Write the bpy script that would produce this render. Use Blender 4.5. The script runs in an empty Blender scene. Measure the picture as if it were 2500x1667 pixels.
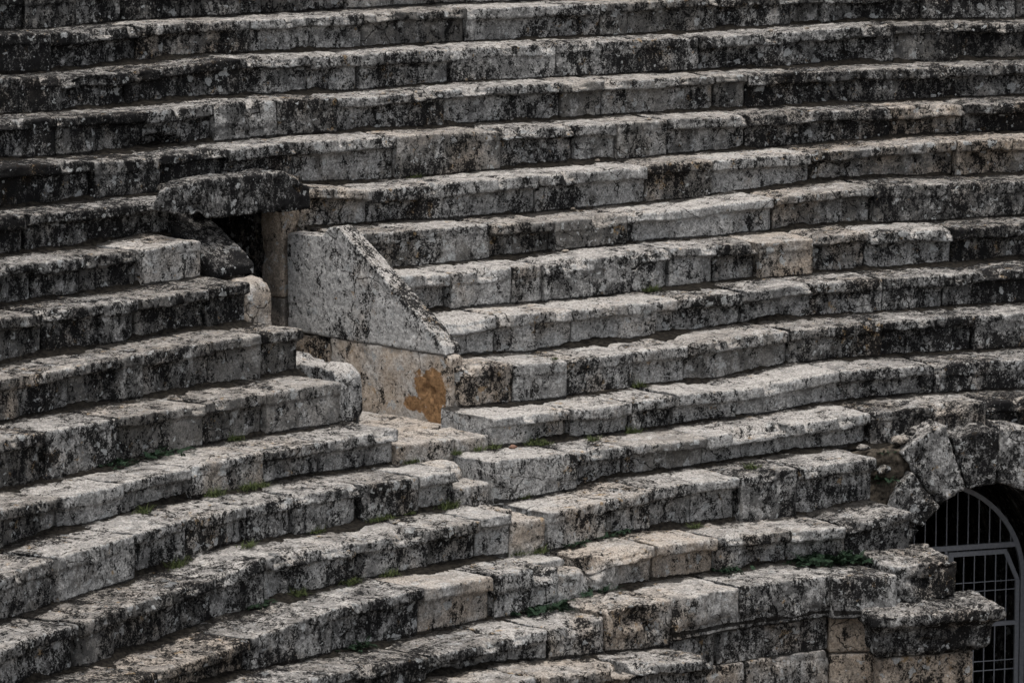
import bpy, bmesh, math, random
from mathutils import Vector, noise, Matrix
from math import sin, cos, tan, radians, pi, sqrt, atan2, exp, hypot
random.seed(7)
scn = bpy.context.scene
COL = scn.collection

# ---------------------------------------------------------------- camera
# the centre of the theatre's circles is the origin, metres, z up
CAM = Vector((0.0, -26.318, 6.467))
YAW, PITCH, ROLL = -0.4168263, -0.1726871, -0.0070897
cd = bpy.data.cameras.new("camera"); cam = bpy.data.objects.new("camera", cd); COL.objects.link(cam)
cd.sensor_width = 36.0; cd.lens = 9068.66 / 2500 * 36.0
cd.clip_start = 0.5; cd.clip_end = 3000
dv = Vector((sin(YAW) * cos(PITCH), cos(YAW) * cos(PITCH), sin(PITCH)))
rv = Vector((cos(YAW), -sin(YAW), 0)); uv = rv.cross(dv)
r2 = rv * cos(ROLL) + uv * sin(ROLL); u2 = -rv * sin(ROLL) + uv * cos(ROLL)
M = Matrix((r2, u2, -dv)).transposed().to_4x4(); M.translation = CAM
cam.matrix_world = M
scn.camera = cam

# ---------------------------------------------------------------- light: overcast day
SUN_EL, SUN_AZ = radians(77), radians(172)        # azimuth clockwise from +y
w = bpy.data.worlds.new("World"); scn.world = w; w.use_nodes = True
nt = w.node_tree; bg = nt.nodes["Background"]
sky = nt.nodes.new("ShaderNodeTexSky"); sky.sky_type = 'NISHITA'; sky.sun_disc = False
sky.sun_elevation = SUN_EL; sky.sun_rotation = SUN_AZ
sky.dust_density = 4.0; sky.air_density = 1.0
hs = nt.nodes.new("ShaderNodeHueSaturation"); hs.inputs["Saturation"].default_value = 0.22
nt.links.new(sky.outputs[0], hs.inputs["Color"]); nt.links.new(hs.outputs[0], bg.inputs["Color"])
bg.inputs["Strength"].default_value = 0.09
sd = bpy.data.lights.new("sun", 'SUN'); so = bpy.data.objects.new("sun", sd); COL.objects.link(so)
sd.energy = 1.2; sd.angle = radians(32); sd.color = (1.0, 0.95, 0.89)
sdir = Vector((sin(SUN_AZ) * cos(SUN_EL), cos(SUN_AZ) * cos(SUN_EL), sin(SUN_EL)))
so.rotation_euler = sdir.to_track_quat('Z', 'Y').to_euler()
scn.view_settings.view_transform = 'Standard'; scn.view_settings.look = 'None'
scn.view_settings.exposure = 1.06; scn.view_settings.gamma = 1.0

# ---------------------------------------------------------------- materials
def N(nt, t, **kw):
    n = nt.nodes.new(t)
    for k, v in kw.items(): setattr(n, k, v)
    return n
def mathn(nt, op, a, b=None, c=None, clamp=False):
    n = nt.nodes.new("ShaderNodeMath"); n.operation = op; n.use_clamp = clamp
    for i, v in enumerate((a, b, c)):
        if v is None: continue
        if isinstance(v, (int, float)): n.inputs[i].default_value = v
        else: nt.links.new(v, n.inputs[i])
    return n.outputs[0]
def mixc(nt, f, a, b):
    n = nt.nodes.new("ShaderNodeMix"); n.data_type = 'RGBA'
    if isinstance(f, (int, float)): n.inputs[0].default_value = f
    else: nt.links.new(f, n.inputs[0])
    for s, v in ((6, a), (7, b)):
        if isinstance(v, tuple): n.inputs[s].default_value = (*v, 1)
        else: nt.links.new(v, n.inputs[s])
    return n.outputs[2]
def ramp(nt, v, lo, hi):      # smoothstep lo..hi
    n = nt.nodes.new("ShaderNodeMapRange"); n.interpolation_type = 'SMOOTHSTEP'
    nt.links.new(v, n.inputs[0])
    for i, x in ((1, lo), (2, hi)):
        if isinstance(x, (int, float)): n.inputs[i].default_value = x
        else: nt.links.new(x, n.inputs[i])
    return n.outputs[0]
def tex(nt, vec, scale, detail=8, rough=0.6, dist=0.0):
    n = nt.nodes.new("ShaderNodeTexNoise"); n.inputs["Scale"].default_value = scale
    n.inputs["Detail"].default_value = detail; n.inputs["Roughness"].default_value = rough
    n.inputs["Distortion"].default_value = dist
    nt.links.new(vec, n.inputs["Vector"]); return n.outputs["Fac"]

def stone_material(name, patch=False, grain=.74):
    """Weathered limestone: grey crust, black lichen, pale lichen discs, ochre flecks, bare tan stone.
    Object colour: R = amount of black lichen, G = amount of bare tan stone, B = paleness of the crust."""
    m = bpy.data.materials.new(name); m.use_nodes = True; nt = m.node_tree
    b = nt.nodes["Principled BSDF"]
    geo = N(nt, "ShaderNodeNewGeometry"); oi = N(nt, "ShaderNodeObjectInfo")
    off = mathn(nt, 'MULTIPLY', oi.outputs["Random"], 37.0)
    va = N(nt, "ShaderNodeVectorMath", operation='ADD')
    nt.links.new(geo.outputs["Position"], va.inputs[0]); nt.links.new(off, va.inputs[1])
    P = va.outputs[0]
    sep = N(nt, "ShaderNodeSeparateColor"); nt.links.new(oi.outputs["Color"], sep.inputs[0])
    aR, aG, aB = sep.outputs
    sn = N(nt, "ShaderNodeSeparateXYZ"); nt.links.new(geo.outputs["Normal"], sn.inputs[0])
    up = ramp(nt, sn.outputs[2], 0.35, 0.85)
    # vertical runs: squash z
    vm = N(nt, "ShaderNodeVectorMath", operation='MULTIPLY'); vm.inputs[1].default_value = (1, 1, 0.62)
    nt.links.new(P, vm.inputs[0]); PS = vm.outputs[0]
    nbig = tex(nt, P, 0.9, 3, .55)
    nmed = tex(nt, PS, 4.6, 14, .74, .2)
    nfin = tex(nt, P, 19, 10, .78)
    ngr = tex(nt, P, 48, 7, .8)
    ncol = tex(nt, P, 2.3, 6, .6)
    # stone body
    grey = mixc(nt, ramp(nt, ncol, .35, .68), (.145, .138, .128), (.385, .37, .35))
    pale = mixc(nt, ramp(nt, nfin, .38, .62), (.30, .30, .295), (.66, .655, .645))
    bsel = mathn(nt, 'ADD', mathn(nt, 'MULTIPLY', aB, .5), mathn(nt, 'SUBTRACT', nmed, .5))
    body = mixc(nt, ramp(nt, bsel, .14, .28), grey, pale)
    tan_ = mixc(nt, ramp(nt, nfin, .35, .65), (.36, .285, .215), (.64, .54, .44))
    tsel = mathn(nt, 'ADD', mathn(nt, 'MULTIPLY', aG, .62), mathn(nt, 'MULTIPLY', mathn(nt, 'SUBTRACT', nbig, .5), 1.1))
    tsel = mathn(nt, 'ADD', tsel, mathn(nt, 'MULTIPLY', mathn(nt, 'SUBTRACT', ncol, .5), .9))
    body = mixc(nt, mathn(nt, 'MULTIPLY', ramp(nt, tsel, .16, .58), .85), body, tan_)
    # worn treads: warm, slightly lighter
    body = mixc(nt, mathn(nt, 'MULTIPLY', up, .48), body, (.55, .495, .44))
    # fine grain, pores
    g1 = ramp(nt, ngr, .36, .58)
    body = mixc(nt, mathn(nt, 'MULTIPLY', mathn(nt, 'SUBTRACT', 1.0, g1), grain), body, (.05, .048, .045))
    # grey-green film of algae in large soft areas
    nfilm = tex(nt, P, 5, 13, .80)
    film = mathn(nt, 'MULTIPLY', ramp(nt, mathn(nt, 'ADD', nfilm, mathn(nt, 'MULTIPLY', aR, .07)), .49, .58), mathn(nt, 'ADD', .16, mathn(nt, 'MULTIPLY', aR, 1.5), None, True))
    film = mathn(nt, 'MULTIPLY', film, .80)
    film = mathn(nt, 'MULTIPLY', film, mathn(nt, 'SUBTRACT', 1.0, mathn(nt, 'MULTIPLY', up, .35)))
    body = mixc(nt, film, body, (.075, .075, .075))
    # ochre lichen
    no = tex(nt, P, 7.5, 8, .65)
    och = ramp(nt, mathn(nt, 'ADD', no, mathn(nt, 'MULTIPLY', mathn(nt, 'SUBTRACT', nbig, .5), .35)), .635, .68)
    body = mixc(nt, mathn(nt, 'MULTIPLY', och, .65), body, (.30, .20, .095))
    # black lichen
    nA = tex(nt, PS, 4.4, 6, .65, .3); nB = tex(nt, PS, 16, 12, .78); nC = tex(nt, P, 46, 8, .8)
    def dev(n_, g_): return mathn(nt, 'MULTIPLY', mathn(nt, 'SUBTRACT', n_, .5), g_)
    fld = mathn(nt, 'ADD', dev(nA, 1.1), dev(nB, 1.65))
    fld = mathn(nt, 'ADD', fld, dev(nC, 1.65))
    fld = mathn(nt, 'ADD', fld, dev(nbig, .75))
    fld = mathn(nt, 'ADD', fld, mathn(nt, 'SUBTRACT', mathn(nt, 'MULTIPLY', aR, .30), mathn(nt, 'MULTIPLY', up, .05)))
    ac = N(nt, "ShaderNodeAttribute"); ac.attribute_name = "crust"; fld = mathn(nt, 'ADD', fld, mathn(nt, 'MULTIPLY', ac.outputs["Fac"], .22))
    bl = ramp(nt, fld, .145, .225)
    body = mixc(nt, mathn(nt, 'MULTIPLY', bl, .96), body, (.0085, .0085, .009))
    # hairline cracks
    cv = N(nt, "ShaderNodeVectorMath", operation='ADD'); cn = N(nt, "ShaderNodeTexNoise"); cn.inputs["Scale"].default_value = 3; cn.inputs["Detail"].default_value = 5
    nt.links.new(P, cn.inputs["Vector"]); cs = N(nt, "ShaderNodeVectorMath", operation='SCALE'); cs.inputs["Scale"].default_value = .35
    nt.links.new(cn.outputs["Color"], cs.inputs[0]); nt.links.new(P, cv.inputs[0]); nt.links.new(cs.outputs[0], cv.inputs[1])
    cvo = N(nt, "ShaderNodeTexVoronoi"); cvo.feature = 'DISTANCE_TO_EDGE'; cvo.inputs["Scale"].default_value = 1.5
    nt.links.new(cv.outputs[0], cvo.inputs["Vector"])
    crack = mathn(nt, 'MULTIPLY', mathn(nt, 'SUBTRACT', 1.0, ramp(nt, cvo.outputs["Distance"], .003, .011)), ramp(nt, tex(nt, P, 1.4, 3, .5), .53, .56))
    body = mixc(nt, mathn(nt, 'MULTIPLY', crack, .9), body, (.012, .011, .01))
    # pale crustose discs growing over everything
    vd = N(nt, "ShaderNodeVectorMath", operation='ADD')
    nz = N(nt, "ShaderNodeTexNoise"); nz.inputs["Scale"].default_value = 14; nz.inputs["Detail"].default_value = 6
    nt.links.new(P, nz.inputs["Vector"])
    sc = N(nt, "ShaderNodeVectorMath", operation='SCALE'); sc.inputs["Scale"].default_value = .17
    nt.links.new(nz.outputs["Color"], sc.inputs[0]); nt.links.new(P, vd.inputs[0]); nt.links.new(sc.outputs[0], vd.inputs[1])
    discs = None
    for s, dens in ((7.5, .20), (17, .22)):
        vo = N(nt, "ShaderNodeTexVoronoi"); vo.inputs["Scale"].default_value = s
        nt.links.new(vd.outputs[0], vo.inputs["Vector"])
        sc2 = N(nt, "ShaderNodeSeparateColor"); nt.links.new(vo.outputs["Color"], sc2.inputs[0])
        rad = mathn(nt, 'MULTIPLY', ramp(nt, sc2.outputs[0], 1 - dens, 1.0), .42)
        dk = mathn(nt, 'LESS_THAN', mathn(nt, 'ADD', vo.outputs["Distance"], mathn(nt, 'MULTIPLY', mathn(nt, 'SUBTRACT', nfin, .5), .9)), rad)
        discs = dk if discs is None else mathn(nt, 'MAXIMUM', discs, dk)
    discs = mathn(nt, 'MULTIPLY', discs, mathn(nt, 'SUBTRACT', .85, mathn(nt, 'MULTIPLY', up, .5)))
    dcol = mixc(nt, g1, (.20, .205, .20), (.50, .515, .52))
    body = mixc(nt, discs, body, dcol)
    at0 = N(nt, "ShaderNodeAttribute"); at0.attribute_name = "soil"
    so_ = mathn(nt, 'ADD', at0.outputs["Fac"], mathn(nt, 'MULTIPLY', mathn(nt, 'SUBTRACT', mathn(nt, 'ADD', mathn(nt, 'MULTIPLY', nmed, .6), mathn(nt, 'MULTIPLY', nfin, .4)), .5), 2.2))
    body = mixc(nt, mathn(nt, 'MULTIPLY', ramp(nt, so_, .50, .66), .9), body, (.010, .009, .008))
    if patch:   # broken face of the parapet base where rusty stone is exposed: vertex layer painted on the mesh
        at = N(nt, "ShaderNodeAttribute"); at.attribute_name = "rust"
        rm = mathn(nt, 'ADD', at.outputs["Fac"], mathn(nt, 'MULTIPLY', mathn(nt, 'SUBTRACT', tex(nt, P, 9, 8, .6), .5), 1.5))
        rc = mixc(nt, ramp(nt, nfin, .36, .62), (.13, .075, .04), (.34, .205, .105))
        body = mixc(nt, ramp(nt, rm, .42, .58), body, rc)
    nt.links.new(body, b.inputs["Base Color"])
    b.inputs["Roughness"].default_value = .93; b.inputs["Specular IOR Level"].default_value = .06
    h = mathn(nt, 'ADD', mathn(nt, 'MULTIPLY', nfin, .8), mathn(nt, 'MULTIPLY', ngr, .5))
    h = mathn(nt, 'ADD', h, mathn(nt, 'MULTIPLY', bl, .16)); h = mathn(nt, 'SUBTRACT', h, mathn(nt, 'MULTIPLY', crack, .5))
    bu = N(nt, "ShaderNodeBump"); bu.inputs["Strength"].default_value = .9; bu.inputs["Distance"].default_value = .03
    nt.links.new(h, bu.inputs["Height"]); nt.links.new(bu.outputs[0], b.inputs["Normal"])
    return m
STONE = stone_material("weathered_limestone")
STONE_RUST = stone_material("limestone_with_rusty_break", True, .38)
STONE_SMOOTH = stone_material("dressed_limestone", False, .48)

def plain(name, c1, c2, scale=20, rough=.9, metal=0.0, bump=.5):
    m = bpy.data.materials.new(name); m.use_nodes = True; nt = m.node_tree; b = nt.nodes["Principled BSDF"]
    g = N(nt, "ShaderNodeNewGeometry"); n = tex(nt, g.outputs["Position"], scale, 8, .65)
    nt.links.new(mixc(nt, ramp(nt, n, .35, .65), c1, c2), b.inputs["Base Color"])
    b.inputs["Specular IOR Level"].default_value = .5 if metal else .08
    b.inputs["Roughness"].default_value = rough; b.inputs["Metallic"].default_value = metal
    bu = N(nt, "ShaderNodeBump"); bu.inputs["Strength"].default_value = bump; bu.inputs["Distance"].default_value = .02
    nt.links.new(n, bu.inputs["Height"]); nt.links.new(bu.outputs[0], b.inputs["Normal"])
    return m
EARTH = plain("earth", (.03, .025, .02), (.11, .085, .06), 12)
SOIL = plain("dark_soil", (.005, .0045, .004), (.024, .021, .017), 22)
IRON = plain("grey_painted_iron", (.26, .28, .32), (.34, .36, .40), 30, .55, .2, .1)
LEAF = plain("weed_green", (.032, .045, .018), (.08, .095, .038), 25, .7)
DLEAF = plain("fern_green", (.012, .026, .015), (.03, .05, .03), 25, .7)
DRY = plain("dry_stem", (.16, .12, .06), (.26, .2, .1), 25, .8)
PEB = plain("pebble_stone", (.14, .12, .10), (.36, .32, .27), 18, .9)
BRICK = plain("brick_red", (.12, .07, .05), (.20, .12, .09), 18, .9)

# ---------------------------------------------------------------- helpers
def tag(o, label=None, cat=None, group=None, kind=None):
    if label: o["label"] = label
    if cat: o["category"] = cat
    if group: o["group"] = group
    if kind: o["kind"] = kind
    return o
def link(name, verts, faces, mat, parent=None, smooth=True, origin=None, soil=None):
    me = bpy.data.meshes.new(name)
    if origin is None: origin = Vector((0, 0, 0))
    me.from_pydata([tuple(Vector(v) - origin) for v in verts], [], faces)
    me.materials.append(mat)
    if smooth: me.polygons.foreach_set("use_smooth", [True] * len(me.polygons))
    if soil: me.attributes.new('soil', 'FLOAT', 'POINT').data.foreach_set('value', soil + [0.0] * (len(verts) - len(soil)))
    me.update()
    o = bpy.data.objects.new(name, me); COL.objects.link(o); o.location = origin
    if parent: o.parent = parent
    return o
def fbm(p, s, octs=3, g=.5):
    v = 0; a = 1
    for i in range(octs):
        v += a * noise.noise(p * s); s *= 2.03; a *= g
    return v
def sstep(x, a, b):
    t = min(1, max(0, (x - a) / (b - a))); return t * t * (3 - 2 * t)
def lerp_curve(c, a):
    if a <= c[0][0]: return c[0][1]
    for i in range(len(c) - 1):
        if a <= c[i + 1][0]:
            t = (a - c[i][0]) / (c[i + 1][0] - c[i][0]); return c[i][1] * (1 - t) + c[i + 1][1] * t
    return c[-1][1]
def pol(R, a, z): return Vector((R * sin(a), R * cos(a), z))

# ---------------------------------------------------------------- the tiers, measured as (azimuth, height) per row
CURVE = {'A': [(-1.1338, 3.047), (-1.0913, 2.998), (-1.0478, 3.025), (-0.9962, 3.007), (-0.931, 3.009), (-0.867, 3.008), (-0.8029, 3.0)], 'B': [(-1.1338, 2.612), (-1.0913, 2.563), (-1.0478, 2.59), (-0.9962, 2.572), (-0.931, 2.574), (-0.867, 2.573), (-0.8029, 2.565)], 'C': [(-1.1522, 2.182), (-1.1085, 2.129), (-1.0643, 2.141), (-1.0203, 2.189), (-0.9451, 2.142), (-0.8798, 2.146), (-0.8377, 2.139), (-0.7609, 2.139), (-0.6527, 2.216), (-0.579, 2.193)], 'D': [(-1.1717, 1.775), (-1.127, 1.745), (-1.0819, 1.723), (-1.0369, 1.757), (-0.9601, 1.696), (-0.8935, 1.718), (-0.8261, 1.712), (-0.7723, 1.71), (-0.5979, 1.733)], 'E': [(-1.1927, 1.364), (-1.1375, 1.312), (-1.1006, 1.29), (-1.0684, 1.295), (-1.0002, 1.309), (-0.9081, 1.265), (-0.8302, 1.257), (-0.8082, 1.266), (-0.6702, 1.29), (-0.5957, 1.315)], 'F': [(-1.2153, 0.924), (-1.1585, 0.875), (-1.1215, 0.877), (-1.0178, 0.838), (-0.9895, 0.758), (-0.9236, 0.77), (-0.8215, 0.804), (-0.726, 0.852), (-0.646, 0.92)], 'G': [(-1.2396, 0.502), (-1.1492, 0.469), (-1.1189, 0.506), (-1.0272, 0.38), (-0.897, 0.314), (-0.8109, 0.343), (-0.7618, 0.418), (-0.7062, 0.495), (-0.6146, 0.473)], 'H': [(-1.266, 0.09), (-1.2007, 0.064), (-1.1298, 0.078), (-1.1069, 0.089), (-0.9817, -0.083), (-0.9207, -0.074), (-0.8745, -0.038), (-0.8179, -0.018), (-0.7868, -0.015), (-0.7195, 0.026), (-0.664, 0.027), (-0.6249, 0.05)], 'I': [(-1.2949, -0.396), (-1.2118, -0.386), (-1.1548, -0.368), (-1.0944, -0.375), (-1.0076, -0.515), (-0.9641, -0.494), (-0.9135, -0.525), (-0.8514, -0.507), (-0.7661, -0.456), (-0.6359, -0.404)], 'J': [(-1.3264, -0.831), (-1.2466, -0.852), (-1.1867, -0.877), (-1.142, -0.878), (-1.0944, -0.877), (-0.9833, -0.925), (-0.9396, -0.969), (-0.8889, -0.934), (-0.8573, -0.934), (-0.7951, -0.86), (-0.6477, -0.824)], 'K': [(-1.3614, -1.33), (-1.3106, -1.365), (-1.2244, -1.348), (-1.1715, -1.333), (-1.0796, -1.341), (-1.0147, -1.367), (-0.9526, -1.393), (-0.884, -1.364), (-0.8439, -1.375), (-0.7814, -1.254), (-0.7165, -1.26), (-0.6604, -1.247)], 'L': [(-1.4002, -1.784), (-1.3571, -1.746), (-1.2996, -1.709), (-1.2127, -1.684), (-1.1783, -1.687), (-1.133, -1.705), (-1.0623, -1.743), (-1.0277, -1.686), (-0.9781, -1.729), (-0.942, -1.736), (-0.896, -1.737), (-0.8293, -1.688), (-0.7772, -1.639), (-0.7005, -1.607)], 'M': [(-1.3782, -2.225), (-1.2993, -2.171), (-1.2642, -2.149), (-1.2352, -2.067), (-1.1639, -2.127), (-1.0512, -2.12), (-1.0249, -2.161), (-0.977, -2.141), (-0.9466, -2.083), (-0.8841, -2.067), (-0.7981, -2.011)], 'N': [(-1.3602, -2.676), (-1.3088, -2.665), (-1.2849, -2.627), (-1.222, -2.543), (-1.146, -2.537), (-1.0917, -2.559), (-1.0144, -2.602), (-0.9676, -2.54), (-0.9176, -2.56), (-0.8308, -2.598), (-0.7894, -2.507)], 'O': [(-1.2603, -2.966), (-1.1678, -3.041), (-1.1099, -3.05), (-1.0391, -3.032), (-1.0294, -2.96), (-0.985, -2.957), (-0.9338, -2.945), (-0.8664, -2.943), (-0.8176, -3.002), (-0.7747, -2.955)], 'P': [(-1.162, -3.293), (-1.1155, -3.312), (-1.0603, -3.387), (-0.9942, -3.468), (-0.9794, -3.477)]}
SEG = {'A': [[-1.1706, -1.1029, -1.075, -1.0487, -1.0158, -0.9726, -0.9282, -0.8615, -0.7837, -0.6951, -0.6071, -0.5092, -0.4192]], 'B': [[-1.1889, -1.1041, -1.0557, -0.9955, -0.9326, -0.876, -0.8023, -0.7362, -0.6798, -0.6262, -0.5751, -0.5156, -0.4256]], 'C': [[-1.2085, -1.1171, -1.0795, -1.0161, -0.9767, -0.9481, -0.8978, -0.8386, -0.7581, -0.6495, -0.5224, -0.4324]], 'D': [[-1.2293, -1.1381, -1.0865, -1.0479, -1.0119, -0.9775, -0.9146, -0.8469, -0.8228, -0.7598, -0.7421, -0.7084, -0.5972, -0.5295, -0.4395]], 'E': [[-1.2518, -1.1366, -1.0962, -1.0572, -1.0169, -0.9589, -0.8967, -0.8524, -0.8294, -0.8005, -0.7536, -0.6694, -0.6272, -0.537, -0.447]], 'F': [[-1.276, -1.1963, -1.1576, -1.102], [-1.0275, -0.9906, -0.8904, -0.8253, -0.7864, -0.7278, -0.6429, -0.545, -0.455]], 'G': [[-1.3022, -1.2152, -1.1852, -1.1497, -1.1136], [-1.0206, -0.9861, -0.935, -0.8961, -0.8516, -0.7617, -0.7027, -0.5535, -0.4635]], 'H': [[-1.3307, -1.2334, -1.1983, -1.1747, -1.1316, -1.1058], [-1.0171, -0.9779, -0.9397, -0.9197, -0.8649, -0.8399, -0.8122, -0.7858, -0.7522, -0.7181, -0.6664, -0.5626, -0.4726]], 'I': [[-1.362, -1.2773, -1.2436, -1.197, -1.1528, -1.1198, -1.0933], [-1.0166, -0.967, -0.9175, -0.852, -0.8091, -0.7661, -0.7227, -0.6836, -0.5722, -0.4822]], 'J': [[-1.3963, -1.2939, -1.2441, -1.1843, -1.1429, -1.0935], [-1.0107, -0.9778, -0.9425, -0.8972, -0.8624, -0.7951, -0.7365, -0.6778, -0.5825, -0.4925]], 'K': [[-1.4346, -1.3135, -1.2715, -1.2229, -1.1721, -1.1295, -1.0783], [-1.0134, -0.9578, -0.9187, -0.8878, -0.8469, -0.7792, -0.7165, -0.5936, -0.5036]], 'L': [[-1.45, -1.3541, -1.2979, -1.2572, -1.2123, -1.1768, -1.1315, -1.0886, -1.0609], [-1.0356, -0.9779, -0.9427, -0.8873, -0.8303, -0.776, -0.698, -0.6055, -0.5155]], 'M': [[-1.45, -1.4218, -1.3763, -1.3036, -1.2696, -1.2325, -1.1648, -1.1095, -1.0704, -1.0497], [-1.0234, -0.9803, -0.9476, -0.9159, -0.8848, -0.8429, -0.7891]], 'N': [[-1.45, -1.4381, -1.3581, -1.2816, -1.2175, -1.1455, -1.0901, -1.0412], [-1.0147, -0.9673, -0.9231, -0.8692, -0.8294, -0.781]], 'O': [[-1.45, -1.4345, -1.3273, -1.2514, -1.1731, -1.108, -1.0781, -1.0351], [-1.0341, -0.9833, -0.931, -0.8637, -0.8161]], 'P': [[-1.265, -1.1668, -1.1199], [-1.1182, -1.0391, -0.9776]]}
STEP = {'K': (-1.0798, -1.0148), 'L': (-1.0625, -1.0372), 'M': (-1.0514, -1.025), 'N': (-1.043, -1.0164)}
STEPZ = {'K': [-1.52, -1.547], 'L': [-1.92, -1.902], 'M': [-2.215, -2.22], 'N': [-2.679, -2.682]}
WEEDS = [(-1.0718, 19.369, -1.738, 0.9, 'g', 'L'), (-1.0281, 19.229, -1.687, 0.8, 'g', 'L'), (-1.0158, 19.28, -1.696, 0.9, 'g', 'L'), (-0.9874, 19.314, -1.721, 1.1, 'g', 'L'), (-0.9511, 19.175, -1.734, 0.9, 'g', 'L'), (-1.0414, 19.308, -1.709, 0.8, 'g', 'L'), (-0.9825, 19.219, -1.725, 0.8, 'g', 'L'), (-1.0672, 19.369, -1.74, 0.7, 'g', 'L'), (-1.07, 18.714, -2.121, 1.4, 'g', 'M'), (-1.0156, 18.714, -2.157, 0.8, 'g', 'M'), (-1.1155, 18.714, -2.124, 1.1, 'g', 'M'), (-1.0969, 18.714, -2.123, 0.7, 'g', 'M'), (-1.0326, 18.06, -2.592, 1.3, 'g', 'N'), (-1.0451, 18.06, -2.585, 1.0, 'g', 'N'), (-1.1415, 18.06, -2.539, 1.2, 'g', 'N'), (-1.1696, 18.06, -2.539, 1.2, 'g', 'N'), (-1.0041, 18.06, -2.588, 1.2, 'f', 'N'), (-0.9819, 18.06, -2.559, 1.0, 'f', 'N'), (-1.0109, 17.405, -2.959, 1.2, 'f', 'O'), (-1.0665, 17.405, -3.039, 1.5, 'f', 'O'), (-1.0566, 17.405, -3.036, 1.5, 'f', 'O'), (-1.0414, 17.405, -3.033, 1.4, 'f', 'O'), (-1.0296, 17.405, -2.962, 1.1, 'f', 'O'), (-1.0506, 17.405, -3.035, 1.5, 'f', 'O'), (-1.2106, 19.298, -1.684, 1.3, 'g', 'L'), (-1.1865, 19.287, -1.686, 1.2, 'g', 'L'), (-1.1768, 19.278, -1.688, 0.9, 'g', 'L'), (-1.1652, 20.024, -1.334, 1.0, 'g', 'K'), (-1.2169, 20.024, -1.346, 1.4, 'f', 'K'), (-1.2474, 20.024, -1.353, 1.4, 'f', 'K'), (-1.2214, 18.544, -2.079, 0.9, 'g', 'M'), (-1.2657, 18.714, -2.15, 1.4, 'g', 'M'), (-1.1649, 18.714, -2.126, 1.0, 'g', 'M'), (-1.2096, 18.06, -2.542, 1.2, 'g', 'N'), (-1.2392, 18.06, -2.566, 1.1, 'f', 'N'), (-1.2618, 19.277, -1.698, 1.1, 'g', 'L'), (-1.1233, 18.714, -2.124, 1.0, 'g', 'M'), (-0.8531, 21.333, -0.507, 1.3, 'g', 'I'), (-0.9482, 23.297, 0.766, 0.9, 'g', 'F'), (-0.919, 19.353, -1.736, 1.1, 'g', 'L'), (-0.8945, 20.024, -1.368, 1.0, 'g', 'K'), (-0.9494, 20.058, -0.959, 0.5, 'g', 'J'), (-0.8578, 17.405, -2.953, 1.6, 'f', 'O'), (-0.8479, 17.405, -2.965, 1.9, 'f', 'O'), (-0.8367, 17.405, -2.979, 1.8, 'f', 'O'), (-0.8274, 17.405, -2.99, 1.5, 'f', 'O'), (-0.9178, 17.405, -2.945, 1.3, 'f', 'O'), (-0.8692, 18.339, -2.057, 1.0, 'g', 'M'), (-0.9202, 17.964, -2.559, 0.9, 'g', 'N'), (-1.2001, 17.355, -3.015, 1.2, 'f', 'O'), (-0.9693, 18.06, -2.542, 0.9, 'f', 'N')]
PEBBLES = [(-0.7178, 24.641, 2.17, 'C'), (-0.8103, 23.331, 1.265, 'E'), (-0.8924, 21.877, -0.052, 'H'), (-0.9074, 19.404, -1.374, 'K'), (-0.9163, 19.404, -1.378, 'K'), (-0.8696, 22.642, 0.323, 'G'), (-0.8412, 23.297, 0.797, 'F'), (-1.0055, 19.189, -1.705, 'L'), (-0.9499, 23.986, 1.699, 'D'), (-0.6196, 25.295, 2.565, 'B'), (-0.6979, 24.641, 2.184, 'C'), (-0.9706, 20.713, -0.497, 'I'), (-0.9189, 20.024, -1.379, 'K')]
ROWS = 'ABCDEFGHIJKLMNOPQ'
R_H, DEPTH, RISE = 21.2876, 0.6546, 0.43
def row_R(k): return R_H - (ROWS.index(k) - 7) * DEPTH
def row_z(k, a):
    if k in CURVE: return lerp_curve(CURVE[k], a)
    return -RISE * (ROWS.index(k) - 7)
SHEAR = tan(radians(11))      # the joints run askew to the radius
ORD = ['', 'first', 'second', 'third', 'fourth', 'fifth', 'sixth', 'seventh', 'eighth', 'ninth', 'tenth', 'eleventh', 'twelfth',
       'thirteenth', 'fourteenth', 'fifteenth', 'sixteenth', 'seventeenth']

def dent_list():
    # (azimuth, radius, z, size along, size in r, size in z, push in, push down)
    return DENTS
DENTS = []
DENTS += [(-1.0586, 17.118, -3.037, .10, .08, .10, 0, .06), (-1.1105, 17.141, -3.05, .12, .08, .10, 0, .06), (-0.8959, 17.44, -2.569, .10, .06, .09, 0, .045), (-0.9392, 17.683, -2.551, .08, .05, .08, 0, .035),
 (-1.012, 16.74, -3.08, .20, .14, .12, .12, .02), (-1.0, 16.74, -3.20, .13, .13, .09, .08, 0), (-1.078, 23.96, 1.32, .32, .2, .13, .22, 0), (-.862, 20.70, -.22, .14, .2, .35, .14, .05),
 (-1.014, 17.4, -2.52, .16, .2, .3, .12, .08), (-1.222, 18.05, -2.3, .13, .2, .3, .1, .05), (-.862, 21.36, -.05, .10, .16, .2, .09, .08), (-1.10, 24.6, 2.02, .3, .1, .12, .06, 0)]

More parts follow.
